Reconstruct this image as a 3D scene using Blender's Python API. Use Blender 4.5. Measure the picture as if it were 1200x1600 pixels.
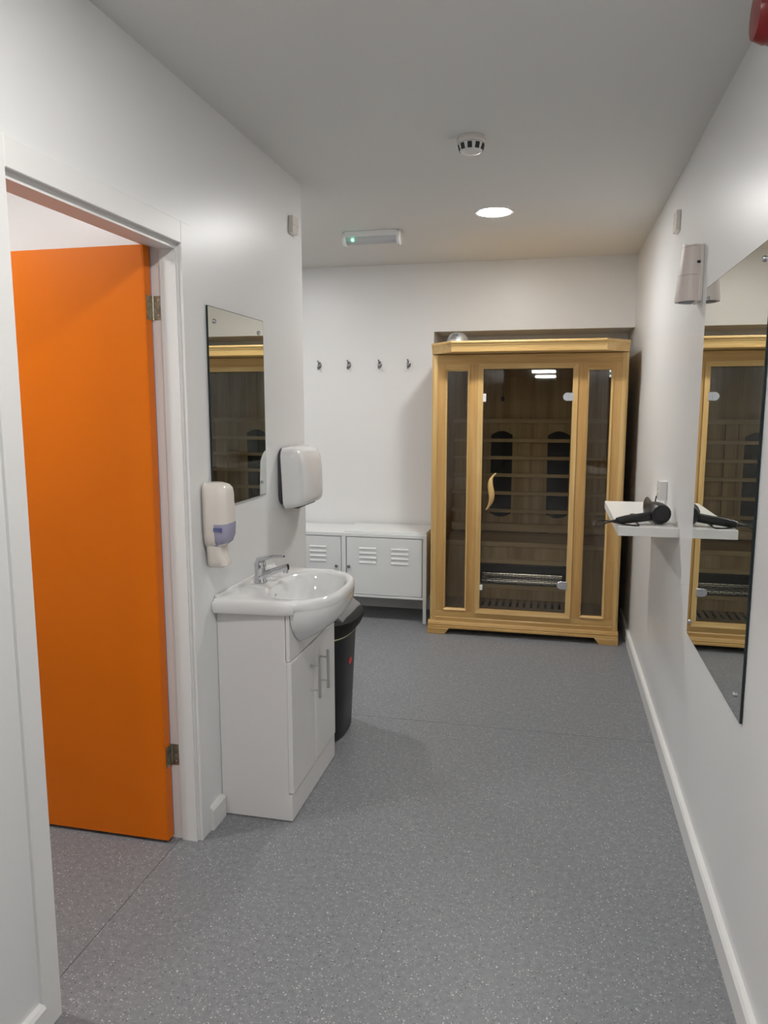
import bpy, bmesh, math, random
from mathutils import Vector, Matrix
random.seed(4)
for o in list(bpy.data.objects):
    bpy.data.objects.remove(o, do_unlink=True)
S = bpy.context.scene
COL = S.collection
PI = math.pi

# ------------------------------------------------------------------ camera, world, exposure
cam_d = bpy.data.cameras.new('camera')
cam = bpy.data.objects.new('camera', cam_d); COL.objects.link(cam)
cam.location = (0, 0, 1.5147)
cam.rotation_euler = (PI/2 - 0.14044, 0, 0.2253)
cam_d.sensor_fit = 'VERTICAL'; cam_d.sensor_height = 24; cam_d.lens = 24*1162.06/1600
cam_d.clip_start = 0.02
S.camera = cam
W = bpy.data.worlds.new('world'); S.world = W
W.use_nodes = True
W.node_tree.nodes['Background'].inputs[0].default_value = (0.5, 0.5, 0.5, 1)
W.node_tree.nodes['Background'].inputs[1].default_value = 0.05
S.view_settings.view_transform = 'Standard'
S.view_settings.look = 'None'
S.view_settings.gamma = 1
S.view_settings.use_curve_mapping = False
S.view_settings.exposure = 0.0
LAMP_CORRIDOR = 245.0      # radiance of the recessed LED discs
LAMP_COL = (1.0, 0.98, 0.955, 1)

# ------------------------------------------------------------------ room dimensions (metres, fitted to the photograph)
XL, XR, YB, ZC = -1.175, 0.503, 5.414, 2.525
YC = 3.415                 # end of the left wall, where the room opens to the left
RX0, RZ, RY = -0.871, 2.049, 5.83    # recess that takes the sauna

# ------------------------------------------------------------------ materials
MATS = {}
def srgb(r, g, b):
    f = lambda c: ((c/255)/12.92 if c/255 <= 0.04045 else ((c/255+0.055)/1.055)**2.4)
    return (f(r), f(g), f(b), 1)
def mat(name, col, rough=0.5, metal=0.0, spec=0.5, coat=0.0, bump=0.0, bscale=200.0, emit=None, estr=0.0, var=0.0, vscale=6.0):
    m = bpy.data.materials.new(name); m.use_nodes = True
    nt = m.node_tree; b = nt.nodes['Principled BSDF']
    b.inputs['Base Color'].default_value = col
    b.inputs['Roughness'].default_value = rough
    b.inputs['Metallic'].default_value = metal
    b.inputs['Specular IOR Level'].default_value = spec
    b.inputs['Coat Weight'].default_value = coat
    if emit:
        b.inputs['Emission Color'].default_value = emit
        b.inputs['Emission Strength'].default_value = estr
    tc = nt.nodes.new('ShaderNodeTexCoord')
    if var > 0:
        n = nt.nodes.new('ShaderNodeTexNoise'); n.inputs['Scale'].default_value = vscale; n.inputs['Detail'].default_value = 4
        nt.links.new(tc.outputs['Object'], n.inputs['Vector'])
        mr = nt.nodes.new('ShaderNodeMapRange')
        mr.inputs['From Min'].default_value = 0.3; mr.inputs['From Max'].default_value = 0.7
        mr.inputs['To Min'].default_value = 1-var; mr.inputs['To Max'].default_value = 1+var
        nt.links.new(n.outputs['Fac'], mr.inputs['Value'])
        mx = nt.nodes.new('ShaderNodeMix'); mx.data_type = 'RGBA'; mx.blend_type = 'MULTIPLY'
        mx.inputs['Factor'].default_value = 1
        mx.inputs['A'].default_value = col
        nt.links.new(mr.outputs['Result'], mx.inputs['B'])
        nt.links.new(mx.outputs['Result'], b.inputs['Base Color'])
    if bump > 0:
        n2 = nt.nodes.new('ShaderNodeTexNoise'); n2.inputs['Scale'].default_value = bscale; n2.inputs['Detail'].default_value = 3
        nt.links.new(tc.outputs['Object'], n2.inputs['Vector'])
        bp = nt.nodes.new('ShaderNodeBump'); bp.inputs['Strength'].default_value = bump; bp.inputs['Distance'].default_value = 0.002
        nt.links.new(n2.outputs['Fac'], bp.inputs['Height'])
        nt.links.new(bp.outputs['Normal'], b.inputs['Normal'])
    MATS[name] = m
    return m

def wood(name, axis, dark, mid, light, rough=0.42, scale=1.0):
    m = bpy.data.materials.new(name); m.use_nodes = True
    nt = m.node_tree; b = nt.nodes['Principled BSDF']
    b.inputs['Roughness'].default_value = rough
    tc = nt.nodes.new('ShaderNodeTexCoord')
    def noise(st, sc, det):
        mp = nt.nodes.new('ShaderNodeMapping')
        v = [sc, sc, sc]; v['xyz'.index(axis)] = sc*st
        mp.inputs['Scale'].default_value = v
        nt.links.new(tc.outputs['Object'], mp.inputs['Vector'])
        n = nt.nodes.new('ShaderNodeTexNoise'); n.inputs['Scale'].default_value = 1; n.inputs['Detail'].default_value = det
        n.inputs['Roughness'].default_value = 0.6
        nt.links.new(mp.outputs['Vector'], n.inputs['Vector'])
        return n
    n1 = noise(0.06, 22*scale, 3); n2 = noise(0.025, 160*scale, 4)
    ad = nt.nodes.new('ShaderNodeMath'); ad.operation = 'MULTIPLY_ADD'
    nt.links.new(n2.outputs['Fac'], ad.inputs[0]); ad.inputs[1].default_value = 0.45
    nt.links.new(n1.outputs['Fac'], ad.inputs[2])
    cr = nt.nodes.new('ShaderNodeValToRGB')
    e = cr.color_ramp.elements
    e[0].position = 0.52; e[0].color = dark
    e[1].position = 0.92; e[1].color = light
    k = e.new(0.72); k.color = mid
    nt.links.new(ad.outputs['Value'], cr.inputs['Fac'])
    nt.links.new(cr.outputs['Color'], b.inputs['Base Color'])
    bp = nt.nodes.new('ShaderNodeBump'); bp.inputs['Strength'].default_value = 0.12; bp.inputs['Distance'].default_value = 0.001
    nt.links.new(n2.outputs['Fac'], bp.inputs['Height']); nt.links.new(bp.outputs['Normal'], b.inputs['Normal'])
    MATS[name] = m
    return m

def glass(name, tint, rough=0.02, refl=1.0):
    """thin pane: tinted see-through plus fresnel mirror reflection"""
    m = bpy.data.materials.new(name); m.use_nodes = True
    nt = m.node_tree; nt.nodes.clear()
    out = nt.nodes.new('ShaderNodeOutputMaterial')
    tr = nt.nodes.new('ShaderNodeBsdfTransparent'); tr.inputs['Color'].default_value = tint
    gl = nt.nodes.new('ShaderNodeBsdfGlossy'); gl.inputs['Roughness'].default_value = rough
    gl.inputs['Color'].default_value = (refl, refl, refl, 1)
    fr = nt.nodes.new('ShaderNodeFresnel'); fr.inputs['IOR'].default_value = 1.5
    mx = nt.nodes.new('ShaderNodeMixShader')
    nt.links.new(fr.outputs['Fac'], mx.inputs['Fac'])
    nt.links.new(tr.outputs[0], mx.inputs[1]); nt.links.new(gl.outputs[0], mx.inputs[2])
    nt.links.new(mx.outputs[0], out.inputs['Surface'])
    MATS[name] = m
    return m

def floor_mat():
    m = bpy.data.materials.new('speckled_vinyl'); m.use_nodes = True
    nt = m.node_tree; b = nt.nodes['Principled BSDF']
    b.inputs['Roughness'].default_value = 0.42
    b.inputs['Specular IOR Level'].default_value = 0.35
    tc = nt.nodes.new('ShaderNodeTexCoord')
    base = srgb(131, 133, 137)
    cur = None
    nz = nt.nodes.new('ShaderNodeTexNoise'); nz.inputs['Scale'].default_value = 55; nz.inputs['Detail'].default_value = 4
    nt.links.new(tc.outputs['Object'], nz.inputs['Vector'])
    mr = nt.nodes.new('ShaderNodeMapRange'); mr.inputs['From Min'].default_value = .3; mr.inputs['From Max'].default_value = .7
    mr.inputs['To Min'].default_value = .88; mr.inputs['To Max'].default_value = 1.12
    nt.links.new(nz.outputs['Fac'], mr.inputs['Value'])
    mx = nt.nodes.new('ShaderNodeMix'); mx.data_type = 'RGBA'; mx.blend_type = 'MULTIPLY'; mx.inputs['Factor'].default_value = 1
    mx.inputs['A'].default_value = base; nt.links.new(mr.outputs['Result'], mx.inputs['B'])
    cur = mx.outputs['Result']
    dn = nt.nodes.new('ShaderNodeTexNoise'); dn.inputs['Scale'].default_value = 260
    nt.links.new(tc.outputs['Object'], dn.inputs['Vector'])
    va = nt.nodes.new('ShaderNodeVectorMath'); va.operation = 'MULTIPLY_ADD'
    nt.links.new(dn.outputs['Color'], va.inputs[0]); va.inputs[1].default_value = (.006, .006, 0)
    nt.links.new(tc.outputs['Object'], va.inputs[2])
    for sc, dist, keep, colr, fac in ((140, .30, .68, srgb(190, 189, 186), .62), (95, .17, .56, srgb(226, 224, 219), .82), (100, .17, .60, srgb(48, 48, 52), .82), (240, .33, .55, srgb(100, 100, 105), .45)):
        v = nt.nodes.new('ShaderNodeTexVoronoi'); v.inputs['Scale'].default_value = sc
        nt.links.new(va.outputs['Vector'], v.inputs['Vector'])
        lt = nt.nodes.new('ShaderNodeMath'); lt.operation = 'LESS_THAN'; lt.inputs[1].default_value = dist
        nt.links.new(v.outputs['Distance'], lt.inputs[0])
        sp = nt.nodes.new('ShaderNodeSeparateColor'); nt.links.new(v.outputs['Color'], sp.inputs['Color'])
        gt = nt.nodes.new('ShaderNodeMath'); gt.operation = 'GREATER_THAN'; gt.inputs[1].default_value = keep
        nt.links.new(sp.outputs['Red'], gt.inputs[0])
        mu = nt.nodes.new('ShaderNodeMath'); mu.operation = 'MULTIPLY'
        nt.links.new(lt.outputs[0], mu.inputs[0]); nt.links.new(gt.outputs[0], mu.inputs[1])
        m2 = nt.nodes.new('ShaderNodeMath'); m2.operation = 'MULTIPLY'; m2.inputs[1].default_value = fac
        nt.links.new(mu.outputs[0], m2.inputs[0])
        mm = nt.nodes.new('ShaderNodeMix'); mm.data_type = 'RGBA'
        nt.links.new(m2.outputs[0], mm.inputs['Factor']); nt.links.new(cur, mm.inputs['A']); mm.inputs['B'].default_value = colr
        cur = mm.outputs['Result']
    nt.links.new(cur, b.inputs['Base Color'])
    bp = nt.nodes.new('ShaderNodeBump'); bp.inputs['Strength'].default_value = .15; bp.inputs['Distance'].default_value = .001
    nt.links.new(nz.outputs['Fac'], bp.inputs['Height']); nt.links.new(bp.outputs['Normal'], b.inputs['Normal'])
    MATS['floor'] = m
    return m

M_wall = mat('white_wall_paint', (0.80, 0.80, 0.795, 1), .34, spec=.4, bump=.05, bscale=90)
M_ceil = mat('ceiling_paint', (0.76, 0.755, 0.74, 1), .75, spec=.2)
M_trim = mat('white_satin_trim', (0.80, 0.795, 0.78, 1), .33, spec=.4)
M_floor = floor_mat()
M_sub = mat('dark_subfloor', (.05, .05, .05, 1), .9)
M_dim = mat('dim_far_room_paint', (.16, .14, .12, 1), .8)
M_orange = mat('orange_door_paint', srgb(222, 112, 0), .40, spec=.3, var=.03, vscale=3)
M_edge = mat('lilac_lipping', srgb(150, 125, 150), .5)
M_steel = mat('brushed_steel', (.62, .61, .58, 1), .3, 1)
M_hinge = mat('worn_nickel', (.42, .38, .30, 1), .35, 1, var=.35, vscale=60)
M_chrome = mat('chrome', (.62, .62, .65, 1), .07, 1)
M_hook = mat('dark_chrome', (.30, .30, .32, 1), .14, 1)
M_satin = mat('satin_chrome', (.72, .72, .74, 1), .25, 1)
M_mirror = mat('mirror_silver', (.80, .845, .815, 1), .0, 1)
M_medge = mat('mirror_dark_edge', srgb(14, 30, 34), .15)
M_whitep = mat('white_plastic', (.80, .79, .78, 1), .13)
M_cream = mat('cream_plastic', srgb(233, 226, 218), .16)
M_beige = mat('pinkish_beige_plastic', srgb(226, 213, 206), .4)
M_ceramic = mat('white_ceramic', (.84, .84, .83, 1), .07, coat=.5)
M_gloss = mat('white_gloss_board', (.80, .785, .775, 1), .14)
M_lockr = mat('white_powder_coat', (.76, .78, .78, 1), .38)
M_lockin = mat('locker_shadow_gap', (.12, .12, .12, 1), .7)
M_shelf = mat('white_shelf_foil', (.80, .785, .755, 1), .35)
M_black = mat('black_plastic', (.012, .012, .013, 1), .38)
M_binb = mat('black_bin_plastic', (.012, .013, .015, 1), .34, spec=.35)
M_binl = mat('charcoal_bin_lid', (.018, .0175, .017, 1), .6, spec=.22)
M_flap = mat('grey_bin_flap', srgb(140, 143, 146), .25)
M_bag = mat('pale_green_liner', srgb(206, 214, 160), .4)
M_red = mat('red_plastic', (.23, .012, .014, 1), .28)
M_redd = mat('red_lens', (.35, .05, .05, 1), .12)
M_logo = mat('red_badge', srgb(214, 44, 48), .4)
M_soapw = mat('lilac_window', srgb(166, 164, 188), .12)
M_soapl = mat('blue_pouch_print', srgb(96, 104, 150), .4)
M_grey = mat('dark_grey_plastic', srgb(70, 66, 74), .5)
M_mark = mat('grey_print', srgb(120, 122, 128), .5)
M_lamp = mat('lamp_diffuser', (.9, .9, .9, 1), .5, emit=LAMP_COL, estr=LAMP_CORRIDOR)
M_tube = mat('fluorescent_tube', (.9, .9, .9, 1), .5, emit=(.95, .98, 1, 1), estr=60.0)
M_led = mat('green_led', (.2, .9, .5, 1), .4, emit=(.1, 1, .45, 1), estr=9.0)
M_diff = mat('frosted_diffuser', (.50, .51, .53, 1), .3)
M_dark = mat('dark_slot', (.02, .02, .022, 1), .6)
M_woodz = wood('basswood_upright', 'z', srgb(184, 141, 80), srgb(196, 154, 92), srgb(206, 166, 104))
M_woodx = wood('basswood_lengthwise', 'x', srgb(186, 146, 84), srgb(199, 160, 97), srgb(211, 173, 112))
M_woodl = wood('pale_moulding_wood', 'x', srgb(196, 158, 98), srgb(209, 173, 112), srgb(220, 187, 128))
M_woodlz = wood('pale_moulding_wood_upright', 'z', srgb(196, 158, 98), srgb(209, 173, 112), srgb(220, 187, 128))
M_wooin = wood('interior_boarding', 'z', srgb(186, 158, 116), srgb(210, 184, 140), srgb(226, 202, 160), .55, .6)
M_woobx = wood('interior_slat_wood', 'x', srgb(200, 174, 130), srgb(224, 200, 158), srgb(236, 214, 174), .55, .6)
M_wooby = wood('interior_floor_wood', 'y', srgb(186, 168, 138), srgb(206, 188, 158), srgb(220, 204, 176), .55, .6)
M_heat = mat('black_heater_fabric', (.010, .010, .011, 1), .6)
M_reflm = mat('heater_reflector', (.86, .86, .86, 1), .24, 1)
M_sglass = glass('smoked_bronze_glass', (.90, .885, .835, 1))

# ------------------------------------------------------------------ mesh helpers
class MB:
    def __init__(s): s.bm = bmesh.new()
    def _merge(s, b):
        me = bpy.data.meshes.new('t'); b.to_mesh(me); b.free(); s.bm.from_mesh(me); bpy.data.meshes.remove(me)
    def box(s, x0, x1, y0, y1, z0, z1, bev=0, seg=1):
        b = bmesh.new()
        bmesh.ops.create_cube(b, size=1)
        for v in b.verts:
            v.co = Vector((x0+(v.co.x+.5)*(x1-x0), y0+(v.co.y+.5)*(y1-y0), z0+(v.co.z+.5)*(z1-z0)))
        if bev > 0:
            bmesh.ops.bevel(b, geom=b.edges[:], offset=bev, segments=seg, profile=.5, affect='EDGES', clamp_overlap=True)
        s._merge(b); return s
    def prism(s, pts, axis, a, c, bev=0, seg=1):
        """polygon pts extruded along axis from a to c; pts are the two other coordinates in xyz order"""
        b = bmesh.new()
        def mk(p, t):
            if axis == 'x': return (t, p[0], p[1])
            if axis == 'y': return (p[0], t, p[1])
            return (p[0], p[1], t)
        A = [b.verts.new(mk(p, a)) for p in pts]; B = [b.verts.new(mk(p, c)) for p in pts]
        b.faces.new(A); b.faces.new(B[::-1])
        n = len(pts)
        for i in range(n): b.faces.new((A[i], B[i], B[(i+1) % n], A[(i+1) % n]))
        bmesh.ops.recalc_face_normals(b, faces=b.faces[:])
        if bev > 0:
            bmesh.ops.bevel(b, geom=b.edges[:], offset=bev, segments=seg, profile=.5, affect='EDGES', clamp_overlap=True)
        s._merge(b); return s
    def loft(s, rings, caps=(True, True), closed=True):
        b = bmesh.new(); R = [[b.verts.new(p) for p in r] for r in rings]
        n = len(R[0])
        for i in range(len(R)-1):
            for j in range(n if closed else n-1):
                k = (j+1) % n
                b.faces.new((R[i][j], R[i][k], R[i+1][k], R[i+1][j]))
        if caps[0]: b.faces.new(R[0][::-1])
        if caps[1]: b.faces.new(R[-1])
        bmesh.ops.remove_doubles(b, verts=b.verts[:], dist=1e-6)
        bmesh.ops.recalc_face_normals(b, faces=b.faces[:])
        s._merge(b); return s
    def lathe(s, prof, org, axis='z', n=24, sx=1, sy=1):
        rings = []
        for r, h in prof:
            ring = []
            for i in range(n):
                a = 2*PI*i/n; u, v = max(r, 1e-5)*math.cos(a)*sx, max(r, 1e-5)*math.sin(a)*sy
                p = {'z': (u, v, h), 'x': (h, u, v), 'y': (v, h, u)}[axis]
                ring.append(Vector(org)+Vector(p))
            rings.append(ring)
        return s.loft(rings)
    def tube(s, pts, r, n=8, sub=0):
        P = [Vector(p) for p in pts]
        for _ in range(sub):
            Q = [P[0]]
            for i in range(len(P)-1):
                Q += [P[i]*.75+P[i+1]*.25, P[i]*.25+P[i+1]*.75]
            P = Q+[P[-1]]
        rr = r if isinstance(r, (list, tuple)) else [r]*2
        rings = []; up = Vector((0, 0, 1)); m = len(P)
        for i, p in enumerate(P):
            t = (P[min(i+1, m-1)]-P[max(i-1, 0)]).normalized()
            if i == 0:
                u = t.cross(up)
                if u.length < .05: u = t.cross(Vector((0, 1, 0)))
            else:
                u = u - t*u.dot(t)
            u = u.normalized(); w = t.cross(u)
            f = i/(m-1)*(len(rr)-1); k = min(int(f), len(rr)-2); rad = rr[k]+(rr[k+1]-rr[k])*(f-k)
            rings.append([p+u*(math.cos(2*PI*j/n)*rad)+w*(math.sin(2*PI*j/n)*rad) for j in range(n)])
        return s.loft(rings)
    def build(s, name, m, parent=None, smooth=None, wn=False):
        off = Vector((0, 0, 0)); p = parent
        while p is not None: off += p.location; p = p.parent
        for v in s.bm.verts: v.co -= off
        me = bpy.data.meshes.new(name); s.bm.to_mesh(me); s.bm.free()
        me.materials.append(m)
        o = bpy.data.objects.new(name, me); COL.objects.link(o)
        if parent is not None: o.parent = parent
        if smooth is not None:
            for f in me.polygons: f.use_smooth = True
            me.set_sharp_from_angle(angle=math.radians(smooth))
        if wn:
            for f in me.polygons: f.use_smooth = True
            md = o.modifiers.new('normals', 'WEIGHTED_NORMAL'); md.keep_sharp = True; md.weight = 80
        return o

def thing(name, label, cat, loc, group=None):
    o = bpy.data.objects.new(name, None); COL.objects.link(o); o.location = loc
    o.empty_display_size = .05
    o['label'] = label; o['category'] = cat
    if group: o['group'] = group
    return o
def tag(o, label, cat, group=None):
    o['label'] = label; o['category'] = cat
    if group: o['group'] = group
    return o
def struct(o):
    o['kind'] = 'structure'; return o
def plabel(o, label):
    o['label'] = label; return o
def BX(*a): return MB().box(*a)
def dup(root, loc, label):
    r = root.copy(); COL.objects.link(r); r.location = loc; r['label'] = label
    for ch in list(root.children):
        c = ch.copy(); COL.objects.link(c); c.parent = r
        for g in ch.children:
            d = g.copy(); COL.objects.link(d); d.parent = c
    return r
def rrect(x0, x1, y0, y1, r, n=5):
    out = []
    for cx, cy, a0 in ((x1-r, y1-r, 0), (x0+r, y1-r, PI/2), (x0+r, y0+r, PI), (x1-r, y0+r, 1.5*PI)):
        for i in range(n+1):
            a = a0+PI/2*i/n; out.append((cx+r*math.cos(a), cy+r*math.sin(a)))
    return out

# ------------------------------------------------------------------ room shell
T = .12
FLR = struct(BX(-4.2, 5.2, -17.2, 6.2, -.12, -.006).build('floor', M_sub))
for x0, x1, y0, y1 in ((-1.2485, 5.2, -17.2, 3.399), (-4.2, 5.2, 3.401, 6.2), (-4.2, -1.2505, -1.0, 3.399)):
    BX(x0, x1, y0, y1, -.006, 0).build('vinyl_sheet', M_floor, FLR)
struct(BX(-4.2, 5.2, -17.2, 6.2, ZC, ZC+.12).build('ceiling', M_ceil))
# left wall with the doorway (opening y 1.446..2.239, z to 2.033)
DY0, DY1, DZ = 1.456, 2.229, 2.024
wl = MB()
wl.box(XL-T, XL, -7.6, DY0-.03, 0, ZC); wl.box(XL-T, XL, DY1+.03, YC, 0, ZC); wl.box(XL-T, XL, DY0-.03, DY1+.03, DZ+.03, ZC)
struct(wl.build('wall_left', M_wall))
struct(BX(-3.8, XL-T, YC-T, YC, 0, ZC).build('wall_alcove_front', M_wall))
struct(BX(-3.92, -3.8, YC-T, YB+.3, 0, ZC).build('wall_alcove_left', M_wall))
struct(BX(XR, XR+T, -2.9, RY, 0, ZC).build('wall_right', M_wall))
wb = MB()
wb.box(-3.8, RX0, YB, RY+T, 0, ZC); wb.box(RX0, XR+T, YB, RY+T, RZ, ZC); wb.box(RX0, XR+T, RY, RY+T, 0, RZ)
struct(wb.build('wall_back', M_wall))
# room behind the orange door
struct(BX(-3.3, XL-T, 2.46, 2.56, 0, ZC).build('wall_side_room_back', M_wall))
struct(BX(-3.42, -3.3, .1, 2.56, 0, ZC).build('wall_side_room_left', M_wall))
struct(BX(-3.3, XL-T, .1, .22, 0, ZC).build('wall_side_room_front', M_wall))
# dim open area far behind the camera
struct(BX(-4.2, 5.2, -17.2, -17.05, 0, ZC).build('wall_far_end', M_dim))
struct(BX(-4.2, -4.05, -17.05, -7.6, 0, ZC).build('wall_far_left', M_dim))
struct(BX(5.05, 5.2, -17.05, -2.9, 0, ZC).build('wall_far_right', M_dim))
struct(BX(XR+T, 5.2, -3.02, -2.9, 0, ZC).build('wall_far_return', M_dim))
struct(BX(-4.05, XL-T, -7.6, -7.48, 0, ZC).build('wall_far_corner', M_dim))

# skirtings: sloped top edge, 84 mm high
def skirt_y(name, x, side, y0, y1):
    pts = [(x, 0), (x+side*.019, 0), (x+side*.019, .074), (x+side*.013, .082), (x, .084)]
    struct(MB().prism(pts, 'y', y0, y1).build(name, M_trim))
def skirt_x(name, y, side, x0, x1):
    pts = [(y, 0), (y+side*.019, 0), (y+side*.019, .074), (y+side*.013, .082), (y, .084)]
    struct(MB().prism(pts, 'x', x0, x1).build(name, M_trim))
skirt_y('baseboard_right', XR, -1, -2.9, YB+.03)
skirt_y('baseboard_left_front', XL, 1, -7.6, DY0-.066)
skirt_y('baseboard_left_middle', XL, 1, DY1+.068, 2.402)
skirt_y('baseboard_left_end', XL, 1, 2.962, YC)
skirt_x('baseboard_back', YB, -1, -3.8, RX0)
skirt_x('baseboard_side_room', 2.46, -1, -3.3, XL-T-.01)

# door frame: lining, stop, architrave
FR = struct(BX(XL-T-.002, XL-.002, DY1, DY1+.03, 0, DZ+.03).build('trim_1', M_trim))
BX(XL-T-.002, XL-.002, DY0-.03, DY0, 0, DZ+.03).build('lining', M_trim, FR)
BX(XL-T-.002, XL-.002, DY0, DY1, DZ, DZ+.03).build('lining', M_trim, FR)
SX0, SX1 = -1.240, -1.184
BX(SX0, SX1, DY1-.008, DY1, 0, DZ).build('door_stop', M_trim, FR)
BX(SX0, SX1, DY0, DY0+.008, 0, DZ).build('door_stop', M_trim, FR)
BX(SX0, SX1, DY0+.008, DY1-.008, 2.008, DZ).build('door_stop', M_trim, FR)
MB().box(XL-.002, XL+.010, DY1, DY1+.066, 0, DZ+.068, .002).build('architrave', M_trim, FR)
MB().box(XL-.002, XL+.010, DY0-.064, DY0, 0, DZ+.068, .002).build('architrave', M_trim, FR)
MB().box(XL-.002, XL+.0097, DY0, DY1, DZ, DZ+.068, .002).build('architrave', M_trim, FR)
# orange door, swung open into the side room
DR = struct(MB().box(-2.035, -1.276, 2.184, 2.226, .012, 2.0175, .0015).build('door_1', M_orange))
BX(-1.276, -1.2735, 2.1845, 2.2255, .0125, 2.017).build('hinge_edge', M_orange, DR)
BX(-1.2735, -1.2732, 2.222, 2.226, .0125, 2.017).build('lipping', M_edge, DR)
for zz in (1.79, .275):
    hp = MB(); hp.tube([(-1.270, 2.226, zz), (-1.270, 2.226, zz+.076)], .0045, 10)
    hp.box(-1.2732, -1.2722, 2.192, 2.226, zz, zz+.076)
    hp.box(-1.270, -1.238, 2.2275, 2.2292, zz, zz+.076)
    h = hp.build('hinge', M_hinge, DR)
    sc = MB()
    for sz in (.015, .038, .061):
        sc.lathe([(0, 0), (.0035, .0), (.0030, -.0012), (0, -.0016)], (-1.253, 2.2273, zz+sz), 'y', 10)
    sc.build('screw', M_chrome, h)
hd = MB(); hd.tube([(-1.97, 2.184, 1.0), (-1.97, 2.135, 1.0), (-1.86, 2.132, 1.0)], .009, 10)
hd.lathe([(0, 0), (.026, 0), (.026, -.008), (0, -.008)], (-1.97, 2.184, 1.0), 'y', 20)
hd.build('door_handle', M_satin, DR, smooth=40)

# ------------------------------------------------------------------ lamps
def downlight(x, y, label, name='downlight'):
    t = thing(name, label, 'ceiling light', (x, y, ZC), 'recessed round ceiling lights')
    MB().lathe([(.0965, 0), (.105, 0), (.1045, -.003), (.100, -.005), (.0965, -.004)], (x, y, ZC), 'z', 48).build('bezel', M_whitep, t, smooth=40)
    MB().lathe([(0, -.001), (.0965, -.001), (.0965, -.003), (.07, -.0055), (0, -.0065)], (x, y, ZC), 'z', 48).build('diffuser', M_lamp, t, smooth=60)
    return t
d0 = downlight(-.347, 4.10, 'lit round downlight in the ceiling, beyond the smoke detector')
for x, y, lb in ((-.347, 1.15, 'lit round downlight above the spot where the viewer stands'),
                 (-.347, -1.75, 'lit round downlight in the corridor behind the viewer'),
                 (-2.10, 4.10, 'lit round downlight in the alcove round the left corner'),
                 (-2.15, 1.58, 'lit round downlight in the room behind the orange door')):
    dup(d0, (x, y, ZC), lb)
for y, lb in ((-11.4, 'lit fluorescent strip far behind, upper bright line mirrored in sauna door'), (-14.9, 'lit fluorescent strip furthest behind, lower bright line mirrored in sauna door')):
    t = thing('fluorescent_strip', lb, 'ceiling light', (-.36, y, ZC), 'fluorescent strips mirrored in the sauna door')
    BX(-.72, .0, y-.09, y+.09, ZC-.03, ZC).build('tray', M_whitep, t)
    MB().tube([(-.67, y, ZC-.05), (-.05, y, ZC-.05)], .034, 12).build('tube', M_tube, t, smooth=40)

# ------------------------------------------------------------------ infrared sauna cabin
SX_0, SX_1, SY, SYB = -.790, .427, 4.833, 5.775
sau = thing('infrared_sauna', 'pale timber infrared sauna cabin with tinted glass door and side windows', 'sauna', (-.18, 5.3, 0))
ZB, ZT = .088, 1.845
MB().box(SX_0, SX_0+.03, SY+.045, SYB, ZB, ZT, .002).build('side_panel', M_woodz, sau)
MB().box(SX_1-.03, SX_1, SY+.045, SYB, ZB, ZT, .002).build('side_panel', M_woodz, sau)
BX(SX_0+.03, SX_1-.03, SYB-.02, SYB, ZB, ZT).build('back_panel', M_wooin, sau)
BX(SX_0, SX_1, SY+.03, SYB, ZT, ZT+.035).build('roof_panel', M_woodx, sau)
# chamfered corner posts
for a, b, s in ((SX_0, SX_0+.040, 1), (SX_1, SX_1-.038, -1)):
    MB().prism([(a, SY+.046), (a, SY+.012), (a+s*.014, SY-.002), (b, SY-.002), (b, SY+.046)], 'z', ZB, ZT, .0012).build('corner_post', M_woodlz, sau)
# stiles and rails
for x0, x1 in ((-.750, -.700), (-.546, -.488), (.128, .184), (.337, .389)):
    MB().box(x0, x1, SY, SY+.032, .158, 1.783, .001).build('stile', M_woodz, sau)
MB().box(-.750, .389, SY, SY+.032, 1.783, ZT-.001, .001).build('top_rail', M_woodx, sau)
MB().box(-.750, .389, SY, SY+.032, .117, .158, .001).build('bottom_rail', M_woodx, sau)
for x0, x1 in ((-.700, -.546), (.184, .337)):
    BX(x0, x1, SY+.0002, SY+.0318, 1.745, 1.783).build('short_rail', M_woodx, sau)
    BX(x0, x1, SY+.0002, SY+.0318, .158, .172).build('short_rail', M_woodx, sau)
MB().prism([(SY+.03, .08), (SY-.004, .08), (SY-.004, .112), (SY+.001, .117), (SY+.03, .117)], 'x', -.752, .391).build('base_rail', M_woodx, sau)
# windows: bead frames with mitred slopes and glass
def frame(x0, x1, z0, z1, w, yo, yi, name, mz, mx, parent):
    """picture-frame bead: outer edge stands at yo, slopes to yi at the inner edge"""
    def piece(P, Q, m):
        (ax, az), (bx, bz) = P; (cx, cz), (dx, dz) = Q
        b = MB(); yb = SY+.03
        A = [(ax, yb, az), (bx, yb, bz), (bx, yo, bz), (ax, yo, az)]
        f = b.bm
        V = [f.verts.new(p) for p in ((ax, yb, az), (bx, yb, bz), (dx, yb, dz), (cx, yb, cz), (ax, yo, az), (bx, yo, bz), (dx, yi, dz), (cx, yi, cz))]
        for q in ((0, 1, 2, 3), (4, 5, 6, 7), (0, 1, 5, 4), (2, 3, 7, 6), (1, 2, 6, 5), (3, 0, 4, 7)): f.faces.new([V[i] for i in q])
        bmesh.ops.recalc_face_normals(f, faces=f.faces[:])
        b.build(name, m, parent)
    i0, i1, j0, j1 = x0+w, x1-w, z0+w, z1-w
    piece(((x0, z0), (x0, z1)), ((i0, j0), (i0, j1)), mz); piece(((x1, z0), (x1, z1)), ((i1, j0), (i1, j1)), mz)
    piece(((x0, z0), (x1, z0)), ((i0, j0), (i1, j0)), mx); piece(((x0, z1), (x1, z1)), ((i0, j1), (i1, j1)), mx)
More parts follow.
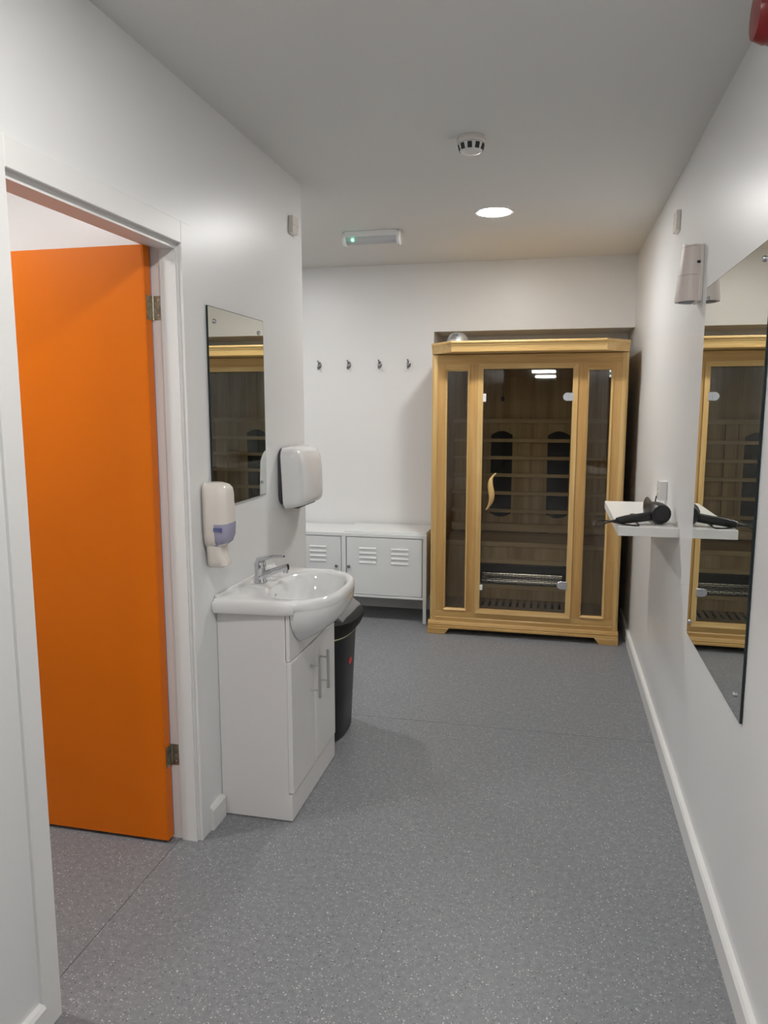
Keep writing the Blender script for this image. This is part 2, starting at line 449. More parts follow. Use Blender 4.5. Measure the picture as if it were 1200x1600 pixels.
for x0, x1 in ((-.701, -.545), (.183, .338)):
    win = BX(x0+.006, x1-.006, SY+.018, SY+.024, .172, 1.746).build('side_window', M_sglass, sau)
    frame(x0, x1, .166, 1.753, .012, SY-.006, SY+.004, 'window_bead', M_woodlz, M_woodl, win)
frame(-.489, .129, .154, 1.785, .032, SY-.010, SY-.001, 'door_bead', M_woodlz, M_woodl, sau)
gd = MB().box(-.456, .098, SY+.006, SY+.014, .186, 1.750, .001).build('glass_door', M_sglass, sau)
for zc in (1.577, .371):
    pts = [(.098, zc-.026), (.098, zc+.026)] + [(.066+.026*math.cos(a), zc+.026*math.sin(a)) for a in [PI/2+PI*i/12 for i in range(13)]]
    hb = MB().prism(pts, 'y', SY-.002, SY+.005, .001); hb.box(.078, .106, SY-.005, SY+.004, zc-.026, zc+.026, .002)
    plabel(hb.build('glass_hinge', M_satin, gd), 'satin chrome round-ended glass hinge')
for zc, dz in ((1.572, .026), (.330, .018)):
    hb = MB().box(-.458, -.438, SY-.004, SY+.0055, zc-dz, zc+dz, .002)
    plabel(hb.build('door_catch', M_whitep, gd), 'small white door catch')
# wavy wooden door handle
rings = []
for i in range(15):
    t = i/14; z = 1.092 - .24*t
    hx_ = (-.366, -.392, -.399, -.396, -.390, -.387, -.390, -.402, -.422); k = min(int(t*8), 7)
    cx = hx_[k]+(hx_[k+1]-hx_[k])*(t*8-k)
    w = .005+.0145*math.sin(PI*min(max(t, .02), .98)); yc = SY-.012-.022*math.sin(PI*t)
    rings.append([(cx+w*math.cos(a), yc+.011*math.sin(a), z) for a in [2*PI*k/10 for k in range(10)]])
plabel(MB().loft(rings).build('door_handle', M_woodlz, gd, smooth=60), 'wavy pale wooden door handle')
# crown moulding: flared, chamfered corners
def crown_ring(yf, e, z):
    return [(SX_0-e, SYB, z), (SX_0-e, SY+.010, z), (-.662+.02*(SY-.04-yf)/.13, yf, z), (.302-.02*(SY-.04-yf)/.13, yf, z), (SX_1+e, SY+.010, z), (SX_1+e, SYB, z)]
cz = [(SY-.150, -.003, 1.849), (SY-.154, -.001, 1.853), (SY-.155, .000, 1.862), (SY-.157, .001, 1.874), (SY-.161, .002, 1.885), (SY-.167, .004, 1.893), (SY-.168, .004, 1.8965),
      (SY-.164, .003, 1.898), (SY-.172, .005, 1.901), (SY-.176, .006, 1.908), (SY-.172, .005, 1.915), (SY-.162, .003, 1.918)]
MB().loft([crown_ring(*q) for q in cz]).build('crown_moulding', M_woodl, sau)
# plinth and bracket feet
pf = [(SY+.03, .042), (SY-.022, .042), (SY-.022, .056), (SY-.016, .060), (SY-.020, .066), (SY-.014, .080), (SY-.008, .088), (SY+.03, .088)]
MB().prism(pf, 'x', SX_0-.010, SX_1+.004).build('plinth', M_woodx, sau)
for x0, s in ((SX_0-.014, 1), (SX_1+.006, -1)):
    for ya, yb2 in ((SY-.026, SY+.07), (SYB-.09, SYB)):
        MB().prism([(x0, 0), (x0+s*.118, 0), (x0+s*.134, .022), (x0+s*.150, .0415), (x0, .0415)], 'y', ya, yb2, .003).build('foot', M_woodx, sau)
BX(SX_0+.02, SX_1-.02, SY+.03, SYB-.01, .055, .105).build('base_frame', M_woodx, sau)
# inside
ix0, ix1 = SX_0+.03, SX_1-.03
BX(ix0, ix1, SY+.033, SYB-.02, 1.80, 1.83).build('inner_ceiling', M_wooin, sau)
BX(ix0, -.560, SY+.035, 5.31, .105, .137).build('floor_board', M_wooby, sau)
BX(.215, ix1, SY+.035, 5.31, .105, .137).build('floor_board', M_wooby, sau)
BX(-.560, .215, SY+.035, 5.10, .105, .137).build('floor_board', M_wooby, sau)
BX(-.560, .215, 5.10, 5.31, .1051, .112).build('footwell', M_dark, sau)
for i in range(16):
    x = -.552+i*.0482
    MB().box(x, x+.030, 5.10, 5.31, .122, .139, .002).build('floor_slat', M_wooby, sau)
MB().box(ix0, ix1, 5.285, 5.70, .525, .560, .003).build('bench_seat', M_woobx, sau)
BX(ix0, ix1, 5.31, 5.33, .432, .525).build('bench_front', M_wooin, sau)
BX(ix0, ix1, 5.31, 5.33, .137, .232).build('bench_front', M_wooin, sau)
BX(ix0, -.53, 5.31, 5.33, .232, .432).build('bench_front', M_wooin, sau)
BX(.12, ix1, 5.31, 5.33, .232, .432).build('bench_front', M_wooin, sau)
MB().box(-.53, .12, 5.295, 5.312, .400, .432, .002).build('heater_rail', M_woobx, sau)
MB().box(-.53, .12, 5.295, 5.312, .215, .245, .002).build('heater_rail', M_woobx, sau)
# under-bench heater
hg = BX(-.53, .12, 5.36, 5.37, .24, .42).build('bench_heater', M_heat, sau)
rr = [(5.352, .40), (5.362, .37), (5.366, .34), (5.360, .315), (5.346, .285), (5.332, .262), (5.332, .25), (5.369, .25), (5.369, .40)]
plabel(MB().prism(rr, 'x', -.49, .08).build('reflector', M_reflm, hg, smooth=50), 'bright metal reflector behind black grille')
gr = MB()
for i in range(13):
    z = .247+i*.0128; gr.box(-.53, .12, 5.322, 5.326, z, z+.0045)
for i in range(12):
    for j in range(14):
        x = -.53+.0465*(j+(.5 if i % 2 else 0)); z = .247+i*.0128
        gr.box(x, x+.004, 5.3225, 5.3255, z+.0045, z+.0128)
go = gr.build('grille', M_heat, hg); go['kind'] = 'stuff'; plabel(go, 'black heater grille of staggered bars')
# seat back: battens, carbon heaters, slats
BX(ix0, ix1, 5.70, 5.72, .575, 1.415).build('backrest_board', M_wooin, sau)
for x0, x1 in ((-.74, -.57), (-.525, -.27), (-.235, -.185), (-.108, .145), (.19, .37)):
    BX(x0, x1, 5.682, 5.70, .64, 1.39).build('backrest_panel', M_wooin, sau)
BX(ix0, ix1, 5.675, 5.70, 1.395, 1.425).build('backrest_rail', M_woobx, sau)
BX(ix0, ix1, 5.67, 5.70, .575, .635).build('backrest_rail', M_woobx, sau)
for x0, x1 in ((-.470, -.312), (-.052, .106)):
    pts = []
    n = 10; xm, hw = (x0+x1)/2, (x1-x0)/2
    for i in range(n+1): pts.append((x1-(x1-x0)*i/n, 1.305+.030*math.cos(PI*.5*((1-2*i/n)))))
    for i in range(n+1): pts.append((x0+(x1-x0)*i/n, .712-.026*math.cos(PI*.5*((1-2*i/n)))))
    h = MB().prism(pts, 'y', 5.668, 5.683).build('carbon_heater', M_heat, sau)
    rb = MB()
    for i in range(14):
        xx = x0+.008+i*(x1-x0-.02)/13; rb.box(xx, xx+.004, 5.6655, 5.668, .72, 1.30)
    ro = rb.build('heater_ribs', M_black, h); ro['kind'] = 'stuff'
for z in (1.266, 1.136, 1.005, .870, .735):
    MB().box(ix0, ix1, 5.642, 5.660, z-.013, z+.013, .002).build('backrest_slat', M_woobx, sau)
for x in (-.665, -.21, .285):
    BX(x, x+.03, 5.660, 5.682, .64, 1.39).build('batten', M_wooin, sau)
BX(ix0, ix0+.012, 5.02, 5.24, .25, .86).build('side_heater', M_heat, sau)
BX(ix0, ix0+.012, 5.26, 5.66, .90, 1.38).build('side_boarding', M_wooin, sau)
# hanging cord with a bluish end inside
plabel(MB().tube([(-.36, 5.25, 1.80), (-.362, 5.25, 1.65), (-.358, 5.25, 1.585)], .003, 6).lathe([(0, 0), (.010, .004), (.013, .02), (.009, .035), (0, .038)], (-.362, 5.25, 1.55), 'z', 12).build('pull_cord', mat('bluish_cord_end', srgb(70, 70, 110), .4), sau, smooth=50), 'thin dark cord with a bluish end')
# silver dome on the roof
vd = thing('vent_dome', 'round silver slotted dome standing on the sauna roof at its left end', 'vent', (-.635, 4.90, 1.918))
MB().lathe([(.072, 0), (.072, .014), (.068, .020), (.065, .034), (.054, .053), (.035, .066), (.012, .072), (0, .0725)], (-.635, 4.90, 1.918), 'z', 40).build('cover', mat('silver_painted_dome', (.40, .40, .39, 1), .42, .6), vd, smooth=45)
sl = MB()
for k, zz in enumerate((.020, .029, .038, .046)):
    r = (.0655, .0628, .0585, .053)[k]; aa = (.50, .46, .40, .32)[k]
    rings = []
    for i in range(9):
        a = -PI/2-.15 + aa*(i/4-1); c, s_ = math.cos(a), math.sin(a)
        rings.append([(-.635+(r+d)*c, 4.90+(r+d)*s_, 1.928+zz+e) for d, e in ((-.006, -.002), (.0015, -.002), (.0005, .002), (-.006, .002))])
    sl.loft(rings)
sl.build('slot', M_dark, vd)

# ------------------------------------------------------------------ metal storage locker
LX1, LX0, LY0, LY1, LH = -.846, -2.036, 5.013, 5.392, .63
lk = thing('storage_locker', 'low white metal cabinet with louvred doors under the coat hooks', 'cabinet', ((LX0+LX1)/2, 5.2, 0))
cb = MB()
cb.box(LX0, LX1, LY0, LY1, .605, LH, .0015); cb.box(LX0, LX1, LY0, LY1, .170, .186, .001)
cb.box(LX0, LX0+.027, LY0, LY1, .186, .605); cb.box(LX1-.027, LX1, LY0, LY1, .186, .605)
cb.box(-1.460, -1.428, LY0, LY0+.03, .186, .605); cb.box(LX0, LX1, LY1-.01, LY1, .186, .605)
cb.build('carcass', M_lockr, lk)
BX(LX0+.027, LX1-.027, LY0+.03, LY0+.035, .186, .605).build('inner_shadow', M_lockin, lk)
for x, y in ((LX0, LY0), (LX1-.024, LY0), (LX0, LY1-.024), (LX1-.024, LY1-.024)):
    MB().box(x, x+.024, y, y+.024, 0, .170, .001).build('leg', M_lockr, lk)
for x0, x1, kx, lv in ((-2.009, -1.4625, -1.498, (-1.937, -1.697)), (-1.4255, -.8755, -1.406, (-1.330, -1.097))):
    dd = MB().box(x0+.0025, x1-.0025, LY0+.002, LY0+.022, .1895, .600, .002).build('door', M_lockr, lk)
    for lx in lv:
        for k in range(4):
            z = .525-k*.034
            MB().prism([(LY0+.003, z+.009), (LY0-.003, z-.004), (LY0-.0025, z-.007), (LY0+.003, z-.006)], 'x', lx, lx+.122).build('louvre', M_lockr, dd)
    plabel(MB().lathe([(0, 0), (.011, 0), (.011, -.012), (.008, -.015), (0, -.015)], (kx, LY0+.002, .388), 'y', 18).build('lock_knob', M_hook, dd, smooth=40), 'small chrome lock')
tag(MB().box(-1.445, -.852, 5.045, 5.388, .630, .645, .002).build('white_panel', M_lockr), 'thin white panel lying on right half of the metal cabinet', 'panel')

# coat hooks
hk = thing('coat_hook', 'chrome coat hook furthest left of the four on back wall', 'coat hook', (-1.735, YB, 1.822), 'chrome coat hooks in a row on the back wall')
hx, hz = -1.735, 1.822
MB().lathe([(0, 0), (.017, 0), (.017, -.004), (.012, -.008), (0, -.008)], (hx, YB, hz), 'y', 20, sx=1.5, sy=.85).build('backplate', M_hook, hk, smooth=40)
MB().tube([(hx, YB-.006, hz+.012), (hx, YB-.03, hz+.018), (hx, YB-.045, hz+.030)], [.005, .005, .006], 10, 2).build('upper_prong', M_hook, hk, smooth=60)
MB().tube([(hx, YB-.006, hz-.010), (hx, YB-.02, hz-.030), (hx, YB-.038, hz-.032), (hx, YB-.046, hz-.014)], [.005, .005, .006], 10, 2).build('lower_prong', M_hook, hk, smooth=60)
for x, lb in ((-1.507, 'second chrome coat hook from the left on the back wall'), (-1.272, 'third chrome coat hook from the left on the back wall'), (-1.056, 'chrome coat hook nearest to the sauna on back wall')):
    dup(hk, (x, YB, hz), lb)

# ------------------------------------------------------------------ ceiling fittings
em = thing('emergency_light', 'small white bulkhead light with green indicator on ceiling near left corner', 'emergency light', (-1.08, 4.39, ZC))
MB().box(-1.235, -.922, 4.345, 4.435, 2.492, ZC, .003).build('housing', M_whitep, em)
pts = [(4.349, 2.492)] + [(4.39-.041*math.cos(a), 2.492-.036*math.sin(a)) for a in [PI*i/12 for i in range(1, 12)]] + [(4.431, 2.492)]
MB().prism(pts, 'x', -1.228, -.929).build('diffuser', M_diff, em, smooth=40)
for x0, x1 in ((-1.252, -1.228), (-.929, -.905)):
    MB().lathe([(0, x0), (.040, x0), (.045, x0+.004), (.045, x1-.004), (.040, x1), (0, x1)], (0, 4.39, 2.488), 'x', 28).build('end_cap', M_whitep, em, smooth=40)
plabel(MB().lathe([(0, -.006), (.007, -.005), (.009, 0), (.007, .005), (0, .006)], (-1.185, 4.352, 2.476), 'x', 12).build('indicator', M_led, em, smooth=60), 'glowing green indicator')
sd = thing('smoke_detector', 'round white smoke detector on the ceiling with dark side slots', 'smoke detector', (-.345, 2.985, ZC))
sx, sy = -.345, 2.985
MB().lathe([(.052, 0), (.054, -.004), (.054, -.018), (.050, -.022), (0, -.022)], (sx, sy, ZC), 'z', 40).build('base', M_cream, sd, smooth=40)
MB().lathe([(.047, -.022), (.050, -.026), (.049, -.034), (.043, -.050), (.036, -.055), (.020, -.060), (0, -.0615)], (sx, sy, ZC), 'z', 40).build('body', M_whitep, sd, smooth=40)
for k in range(10):
    a = 2*PI*(k+.5)/10-PI/2+PI/10; c, s_ = math.cos(a), math.sin(a)
    ring = []
    for r, z in ((.0503, -.029), (.0443, -.0495)):
        ring.append([(sx+(r+d)*c-w*s_, sy+(r+d)*s_+w*c, ZC+z) for d, w in ((.0006, -.0085), (.0006, .0085), (-.006, .0085), (-.006, -.0085))])
    MB().loft(ring).build('vent_slot', M_dark, sd)

# ------------------------------------------------------------------ left wall fittings
def plate(name, label, side, x, y0, y1, z0, z1, d=.028):
    t = thing(name, label, 'wall plate', (x, (y0+y1)/2, z0), 'blank white wall plates')
    xa, xb = (x, x+d) if side > 0 else (x-d, x)
    MB().box(xa, xb, y0, y1, z0, z1, .003, 2).build('cover', M_cream, t, wn=True)
    xf = x+side*d
    for yy in (y0+.012, y1-.012):
        MB().lathe([(0, xf-side*.001), (.003, xf-side*.001), (.003, xf+side*.0008), (0, xf+side*.0008)], (0, yy, (z0+z1)/2), 'x', 10).build('screw', M_mark, t)
    return t
plate('blank_plate', 'small white blank plate high on left wall near its end', 1, XL, 3.240, 3.310, 2.274, 2.350, .022)
plate('blank_plate', 'small white blank plate high on right wall above beige dispenser', -1, XR, 3.578, 3.664, 2.276, 2.364, .02)

def wall_mirror(name, label, side, x, y0, y1, z0, z1, studs, th=.006):
    t = thing(name, label, 'mirror', (x, (y0+y1)/2, z0))
    xa, xb = (x+.0015, x+.0015+th) if side > 0 else (x-.0015-th, x-.0015)
    MB().box(xa, xb, y0, y1, z0, z1).build('glass_edge', M_medge, t)
    xf = xb if side > 0 else xa
    BX(min(xf, xf+side*.0004), max(xf, xf+side*.0004), y0+.002, y1-.002, z0+.002, z1-.002).build('mirror_face', M_mirror, t)
    for yy, zz in studs:
        h = [(0, 0), (.008, 0), (.008, .003), (.006, .006), (0, .0075)]
        MB().lathe([(r, xf+side*v) for r, v in h], (0, yy, zz), 'x', 18).build('screw_cap', M_chrome, t, smooth=50)
wall_mirror('wall_mirror', 'frameless rectangular mirror above the basin on the left wall', 1, XL, 2.403, 2.900, 1.156, 1.858, ((2.452, 1.809), (2.850, 1.807), (2.850, 1.21), (2.452, 1.21)))
wall_mirror('wall_mirror', 'tall frameless mirror on the right wall beside the shelf', -1, XR, 2.019, 2.840, .690, 1.922, ((2.085, 1.88), (2.795, 1.88), (2.795, .745), (2.085, .745)))

# paper towel dispenser
pt = thing('paper_towel_dispenser', 'white rounded paper towel dispenser on left wall above the bin', 'dispenser', (XL, 3.2, 1.06))
MB().prism([(y, z) for y, z in rrect(3.052, 3.365, 1.085, 1.335, .05)], 'x', XL, XL+.014).build('back_plate', M_grey, pt)
rings = []
def td_ring(d, x0y, k):
    return None
N = 6
secs = []
for x, ins, zt, zb in ((XL+.014, 0, 1.338, 1.066), (XL+.060, .001, 1.338, 1.074), (XL+.086, .010, 1.326, 1.081), (XL+.100, .022, 1.308, 1.089), (XL+.108, .040, 1.285, 1.099)):
    secs.append([(x+(.010*(1.338-z)/.26), y, z) for y, z in rrect(3.046+ins, 3.372-ins, zb, zt, .042, N)])
MB().loft(secs).build('cover', M_whitep, pt, smooth=50)
BX(XL+.02, XL+.078, 3.09, 3.33, 1.070, 1.078).build('paper_slot', M_dark, pt)

# soap dispenser
sp = thing('soap_dispenser', 'white soap dispenser with lilac window on left wall beside the mirror', 'dispenser', (XL, 2.36, .97))
def sd_sec(z, d, y0, y1, r, x0=XL+.002):
    return [(x, y, z) for x, y in rrect(x0, XL+d, y0, y1, r, 6)]
SY0, SY1 = 2.304, 2.410
prof = [(1.032, .066, .020), (1.050, .084, .007), (1.075, .092, .002), (1.130, .094, 0), (1.218, .092, 0), (1.238, .089, .003), (1.250, .080, .009), (1.257, .062, .022)]
MB().loft([sd_sec(z, d, SY0+i, SY1-i, .026) for z, d, i in prof]).build('cover', M_cream, sp, smooth=50)
wsec = [sd_sec(z, d, SY0+i, SY1-i, .027, XL+.034) for z, d, i in ((1.040, .073, .014), (1.052, .0865, .005), (1.075, .0945, .0008), (1.113, .0962, -.0012), (1.118, .0955, -.0008))]
plabel(MB().loft(wsec).build('level_window', M_soapw, sp, smooth=50), 'lilac translucent refill window')
plabel(MB().box(XL+.052, XL+.084, 2.3015, 2.3035, 1.094, 1.107).build('pouch_print', M_soapl, sp), 'blurred blue print behind the window')
plabel(BX(XL+.0925, XL+.0936, 2.350, 2.367, 1.128, 1.140).build('printed_mark', M_mark, sp), 'small grey printed mark')
psec = []
for z, d, i in ((1.042, .066, .014), (1.020, .066, .015), (1.002, .070, .017), (.984, .080, .019), (.970, .080, .021), (.962, .066, .030)):
    psec.append([(x, y, z) for x, y in rrect(XL+.010, XL+d, SY0+i, SY1-i, .018, 6)])
MB().loft(psec).build('push_bar', M_cream, sp, smooth=50)

# ------------------------------------------------------------------ vanity unit
VY0, VY1, VXF = 2.412, 2.950, -.897
vu = thing('vanity_unit', 'white gloss two-door vanity cabinet under the wash basin', 'cabinet', (-1.04, 2.68, 0))
for y0, y1 in ((VY0, VY0+.018), (VY1-.018, VY1)):
    BX(XL+.002, VXF-.014, y0, y1, .004, .787).build('side_panel', M_gloss, vu)
BX(XL+.03, VXF-.02, VY0+.018, VY1-.018, .095, .11).build('bottom_panel', M_gloss, vu)
cut = [(2.680+.240*math.cos(PI*i/20)*(1-.25*math.sin(PI*i/20)**4), .790-.128*math.sin(PI*i/20)**.9) for i in range(21)]
MB().prism([(VY0, .613), (VY1, .613), (VY1, .784)] + cut + [(VY0, .784)], 'x', VXF-.016, VXF).build('top_fascia', M_gloss, vu)
MB().box(VXF-.016, VXF, VY0, VY1, .003, .105, .002, 2).build('plinth', M_gloss, vu, wn=True)
ym = (VY0+VY1)/2
for y0, y1, hy in ((VY0+.001, ym-.0015, 2.628), (ym+.0015, VY1-.001, 2.738)):
    d = MB().box(VXF-.015, VXF+.004, y0, y1, .109, .609, .004, 3).build('door', M_gloss, vu, wn=True)
    h = MB().tube([(VXF+.040, hy, .398), (VXF+.040, hy, .556)], .006, 12)
    for zz in (.428, .526): h.tube([(VXF+.003, hy, zz), (VXF+.040, hy, zz)], .004, 10)
    plabel(h.build('bar_handle', M_steel, d, smooth=40), 'brushed steel bar handle')

# ------------------------------------------------------------------ wash basin
BC = (-.915, 2.680)
bas = thing('wash_basin', 'white ceramic semi-recessed basin with bulging bowl on the vanity cabinet', 'basin', (-1.0, 2.68, .788))
BY0, BY1, BXF = 2.396, 2.964, -.875
NA = 96
def outline(th, ins=0.0):
    """distance from bowl centre to slab outline along angle th"""
    best = 9
    c, s_ = math.cos(th), math.sin(th)
    def inside(x, y):
        if XL+.001+ins*.2 <= x <= BXF-ins and BY0-.022*(BXF-x)/.3+ins <= y <= BY1-ins: return True
        ex, ey = (x-(BXF-.02))/(.146-ins), (y-BC[1])/(.268-ins)
        return x > BXF-.021 and ex*ex+abs(ey)**2.3 <= 1
    lo, hi = 0.0, .6
    for _ in range(40):
        m = (lo+hi)/2
        if inside(BC[0]+c*m, BC[1]+s_*m): lo = m
        else: hi = m
    return lo
angs = sorted([2*PI*i/NA for i in range(NA)] + [math.atan2(y-BC[1], x-BC[0]) % (2*PI) for x, y in ((XL+.001, BY0-.022), (XL+.001, BY1), (BXF, BY0), (BXF, BY1))])
def oring(z, ins): return [(BC[0]+math.cos(t)*outline(t, ins), BC[1]+math.sin(t)*outline(t, ins), z) for t in angs]
def ering(z, k, dx=0):
    out = []
    for t in angs:
        c, s_ = math.cos(t), math.sin(t)
        rx, ry, p = (.134 if c > 0 else .138), .218, 2.25
        r = 1/((abs(c)/rx)**p+(abs(s_)/ry)**p)**(1/p)
        out.append((BC[0]+dx+c*r*k, BC[1]+s_*r*k, z))
    return out
rings = [oring(.785, .014), oring(.785, .006), oring(.790, .003), oring(.806, .0005), oring(.818, 0), oring(.826, .0018), oring(.8315, .0055), oring(.8345, .011), oring(.8355, .018),
         ering(.8335, 1.07), ering(.830, 1.02), ering(.823, .985), ering(.811, .955), ering(.790, .915), ering(.762, .85), ering(.735, .75), ering(.712, .60), ering(.700, .40), ering(.695, .20), ering(.693, .03)]
b = MB(); b.loft(rings, caps=(False, True))
# underside of the bulging bowl
br = []
for k in range(13):
    t = k/12; row = []
    f = max(0.0, 1-t**1.75)**.66; ry = .2675*(1-.42*t**2.2)
    for i in range(41):
        ey = -math.cos(PI*i/40); ex = max(0.0, 1-abs(ey)**2.3)**.5
        row.append((BXF-.02+.1452*ex*f, BC[1]+ry*ey, .798-.146*t**.95))
    br.append(row)
b.loft(br, caps=(False, False), closed=False)
b.build('bowl', M_ceramic, bas, smooth=45)
MB().box(XL+.001, XL+.016, BY0+.004, BY1-.004, .830, .846, .005, 3).build('upstand', M_ceramic, bas, wn=True)
ov = MB().lathe([(.0075, 0), (.0105, 0), (.0105, .002), (.0075, .002)], (-1.041, 2.652, .785), 'x', 20)
plabel(ov.build('overflow_ring', M_chrome, bas, smooth=40), 'chrome overflow ring')
MB().lathe([(0, .0), (.0078, .0), (.0078, .001), (0, .001)], (-1.041, 2.652, .785), 'x', 16).build('overflow_hole', M_dark, bas)
MB().lathe([(0, .002), (.019, .002), (.022, 0), (.022, -.002)], (BC[0], BC[1], .695), 'z', 24).build('waste', M_chrome, bas, smooth=40)
# mixer tap
tp = thing('mixer_tap', 'chrome single-lever mixer tap on the basin ledge', 'tap', (-1.108, 2.668, .835))
tx, ty, tz = -1.108, 2.668, .8355
bd = MB().lathe([(0, 0), (.0255, 0), (.0255, .005), (.0225, .008), (.0215, .030), (.0225, .052), (.0235, .068), (.021, .080), (.012, .087), (0, .089)], (tx, ty, tz), 'z', 28)
bd.build('body', M_chrome, tp, smooth=50)
sp2 = MB().tube([(tx+.008, ty, tz+.026), (tx+.035, ty, tz+.036), (tx+.070, ty, tz+.052), (tx+.105, ty, tz+.064), (tx+.116, ty, tz+.066)], [.019, .015, .0125, .0125, .0125], 16, 1)
sp2.lathe([(0, -.018), (.010, -.018), (.011, -.012), (.011, .002), (0, .004)], (tx+.106, ty, tz+.060), 'z', 16)
sp2.build('spout', M_chrome, tp, smooth=50)
lv = []
for i in range(9):
    t = i/8; x = tx-.012+.112*t; z = tz+.084+.034*t-.012*t*t+.004*math.sin(PI*t); w = .017-.008*t; h = .010*(1-t)+.0035
    lv.append([(x, ty+w*math.cos(a), z+h*math.sin(a)) for a in [2*PI*k/12 for k in range(12)]])
MB().loft(lv).build('lever', M_chrome, tp, smooth=50)
tag(MB().lathe([(0, 0), (.018, 0), (.026, .006), (.027, .016), (.022, .026), (.012, .031), (0, .032)], (-1.135, 2.842, .8355), 'z', 24, sx=1.0, sy=1.35).build('soap_bar', M_ceramic, smooth=60),
    'white rounded lump of soap on the basin just behind the tap', 'soap')

# ------------------------------------------------------------------ waste bin
wbn = thing('waste_bin', 'black plastic bin with grey swing flap between vanity cabinet and wall corner', 'bin', (-1.02, 3.20, 0))
bcx, bcy = -1.015, 3.210
def bring(z, rx, ry, p=2.6, n=56):
    out = []
    for i in range(n):
        a = 2*PI*i/n; c, s_ = math.cos(a), math.sin(a)
        r = 1/((abs(c)/(rx if c > 0 else min(rx, .150)))**p+(abs(s_)/ry)**p)**(1/p)
        out.append((bcx+c*r, bcy+s_*r, z))
    return out
MB().loft([bring(0, .098, .172), bring(.006, .103, .178), bring(.20, .113, .186), bring(.495, .129, .196)]).build('body', M_binb, wbn, smooth=40)
plabel(MB().loft([bring(.488, .1315, .1985), bring(.499, .1335, .2005)]).build('liner_edge', M_bag, wbn, smooth=40), 'pale green bag edge below the lid')
MB().loft([bring(.497, .138, .204), bring(.520, .156, .212), bring(.550, .168, .218), bring(.566, .168, .219), bring(.575, .154, .209), bring(.579, .135, .192), bring(.574, .122, .176), bring(.570, .01, .02)]).build('lid', M_binl, wbn, smooth=40)
fl = MB()
fl.prism([(bcx+.130, .570), (bcx+.128, .581), (bcx+.020, .655), (bcx-.070, .658), (bcx-.100, .600), (bcx-.09, .572)], 'y', bcy-.158, bcy+.158, .005, 2)
plabel(fl.build('flap', M_flap, wbn, wn=True), 'grey sloping push flap')
plabel(MB().lathe([(0, -.0015), (.020, -.001), (.020, .001), (0, .0015)], (bcx+.1225, bcy-.015, .352), 'x', 20, sx=1.25, sy=.7).build('badge', M_logo, wbn), 'red oval badge')

# ------------------------------------------------------------------ right wall fittings
tag(MB().box(.2645, XR, 3.172, 4.038, .987, 1.0255, .0015).build('floating_shelf', M_shelf), 'white floating shelf on right wall carrying a hair dryer', 'shelf')
sk = thing('power_socket', 'white power socket on right wall just above the floating shelf', 'socket', (XR, 3.59, 1.092))
MB().box(XR-.035, XR, 3.549, 3.635, 1.092, 1.180, .003, 2).build('faceplate', M_whitep, sk, wn=True)
for dy, dz, w, h in ((0, .046, .004, .008), (-.011, .026, .007, .004), (.011, .026, .007, .004)):
    BX(XR-.0356, XR-.0348, 3.592+dy-w/2, 3.592+dy+w/2, 1.092+dz, 1.092+dz+h).build('pin_hole', M_dark, sk)
MB().box(XR-.038, XR-.0348, 3.585, 3.599, 1.158, 1.174, .001).build('switch', M_whitep, sk)
# hair dryer
hdx = thing('hair_dryer', 'black hair dryer lying on the floating shelf with its cord looped', 'hair dryer', (.43, 3.33, 1.0255))
A = Vector((.443, 3.245, 1.0700)); B = Vector((.405, 3.44, 1.078)); ax = (B-A).normalized()
side = ax.cross(Vector((0, 0, 1))).normalized(); upv = side.cross(ax)
def hring(t, ru, rv, n=20): return [A+ax*t+side*(ru*math.cos(2*PI*i/n))+upv*(rv*math.sin(2*PI*i/n)) for i in range(n)]
MB().loft([hring(0, .030, .030), hring(.002, .039, .039), hring(.012, .043, .043), hring(.05, .044, .044), hring(.09, .041, .041), hring(.13, .033, .033), hring(.15, .030, .030)]).build('barrel', M_black, hdx, smooth=45)
MB().loft([hring(-.0015, .026, .026), hring(.003, .030, .030)]).build('intake_grille', M_dark, hdx)
plabel(MB().loft([hring(.145, .028, .028), hring(.170, .022, .032), hring(.196, .018, .042), hring(.204, .016, .043), hring(.207, .012, .038)]).build('nozzle', mat('dark_olive_plastic', (.05, .045, .038, 1), .35), hdx, smooth=45), 'flattened dark nozzle')
MB().tube([(.415, 3.275, 1.062), (.37, 3.262, 1.054), (.31, 3.235, 1.049), (.262, 3.215, 1.043)], [.021, .019, .018, .013], 14, 1).build('handle', M_black, hdx, smooth=50)
MB().tube([(.265, 3.216, 1.043), (.235, 3.200, 1.041), (.205, 3.17, 1.034), (.178, 3.13, 1.029), (.164, 3.15, 1.030), (.172, 3.24, 1.036), (.215, 3.270, 1.036), (.258, 3.235, 1.0320), (.31, 3.20, 1.0285), (.345, 3.19, 1.0285), (.352, 3.215, 1.0285), (.345, 3.30, 1.030), (.35, 3.36, 1.032), (.37, 3.40, 1.036)], .0033, 8, 2).build('cord', M_black, hdx, smooth=60)
MB().tube([(.268, 3.217, 1.0435), (.235, 3.206, 1.041)], [.008, .0045], 10).build('cord_sleeve', M_black, hdx, smooth=60)
tag(MB().tube([(.335, 3.38, 1.0305), (.345, 3.42, 1.031), (.375, 3.43, 1.034), (.40, 3.50, 1.031), (.44, 3.56, 1.030), (.452, 3.60, 1.031), (.455, 3.60, 1.05), (.462, 3.592, 1.110)], .003, 8, 2).lathe([(0, 0), (.014, 0), (.016, .01), (.012, .022), (0, .024)], (.345, 3.40, 1.027), 'z', 12).build('cable_tail', M_black, smooth=60),
    'dark cable lying behind the hair dryer on the shelf', 'cable')

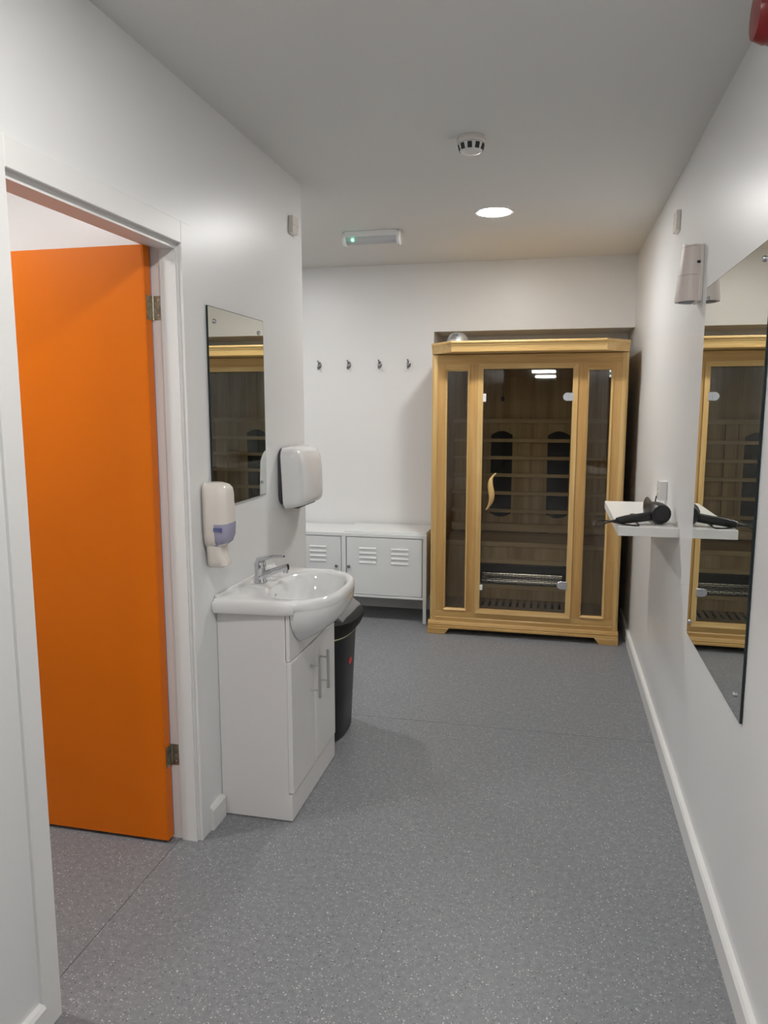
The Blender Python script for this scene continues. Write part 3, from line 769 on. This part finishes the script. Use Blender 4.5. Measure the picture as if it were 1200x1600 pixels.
# beige wall dispenser
af = thing('air_freshener', 'pinkish beige rounded wall dispenser above the tall mirror corner', 'dispenser', (XR, 3.0, 1.88))
secs = []
ac = 3.015
for z, d, hw in ((1.898, .086, .055), (1.908, .087, .0555), (1.97, .081, .053), (2.04, .074, .050), (2.085, .070, .049), (2.106, .070, .050)):
    ring = []
    for i in range(17):
        a = -PI/2+PI*i/16
        ring.append((XR-.020-(d-.020)*math.cos(a)**.8 if math.cos(a) > 1e-4 else XR-.020, ac-hw*math.sin(a), z))
    ring += [(XR-.010, ac-hw, z), (XR-.010, ac+hw, z)]
    secs.append(ring)
# dished top
secs[-1] = [(x, y, z-.012*(1-abs(2*min(1, max(0, (XR-.02-x)/.05))-1)**2)-(.012 if x > XR-.03 else 0)) for i, (x, y, z) in enumerate(secs[-1])]
MB().loft(secs).build('cover', M_beige, af, smooth=40)
MB().box(XR-.0135, XR, ac-.057, ac+.057, 1.896, 2.094, .002).build('back_plate', M_cream, af)
MB().prism([(XR-.022-.052*math.cos(-PI/2+PI*i/16), ac-.042*math.sin(-PI/2+PI*i/16)) for i in range(17)], 'z', 1.8955, 1.8985).build('outlet', M_mark, af)
MB().box(XR-.0245, XR-.012, ac-.0573, ac-.055, 2.028, 2.037, .001).build('lock', M_dark, af)
sm = MB()
for z, d, hw in ((1.990, .0793, .0524), (2.090, .0700, .0492)):
    sm.loft([[(XR-.020-(dd-.020)*max(math.cos(a), 0)**.8, ac-hh*math.sin(a), zz) for a in [-PI/2+PI*i/16 for i in range(17)]] for zz, dd, hh in ((z-.0006, d+.0004, hw+.0004), (z+.0006, d+.0003, hw+.0003))], caps=(False, False), closed=False)
sm.build('seam', M_mark, af)

# red alarm sounder, top right
rs = thing('alarm_sounder', 'red fire alarm sounder at top of the right wall', 'alarm', (XR, 1.98, 2.38))
MB().box(XR-.030, XR, 1.900, 2.060, 2.335, 2.480, .008, 3).build('base', M_red, rs, wn=True)
MB().lathe([(.064, XR-.028), (.067, XR-.034), (.065, XR-.066), (.054, XR-.088), (0, XR-.091)], (0, 1.985, 2.405), 'x', 32).build('sounder_dome', M_red, rs, smooth=40)
MB().lathe([(.064, XR-.038), (.0675, XR-.042), (.0675, XR-.052), (.064, XR-.056)], (0, 1.985, 2.405), 'x', 32).build('lens_ring', M_redd, rs, smooth=40)
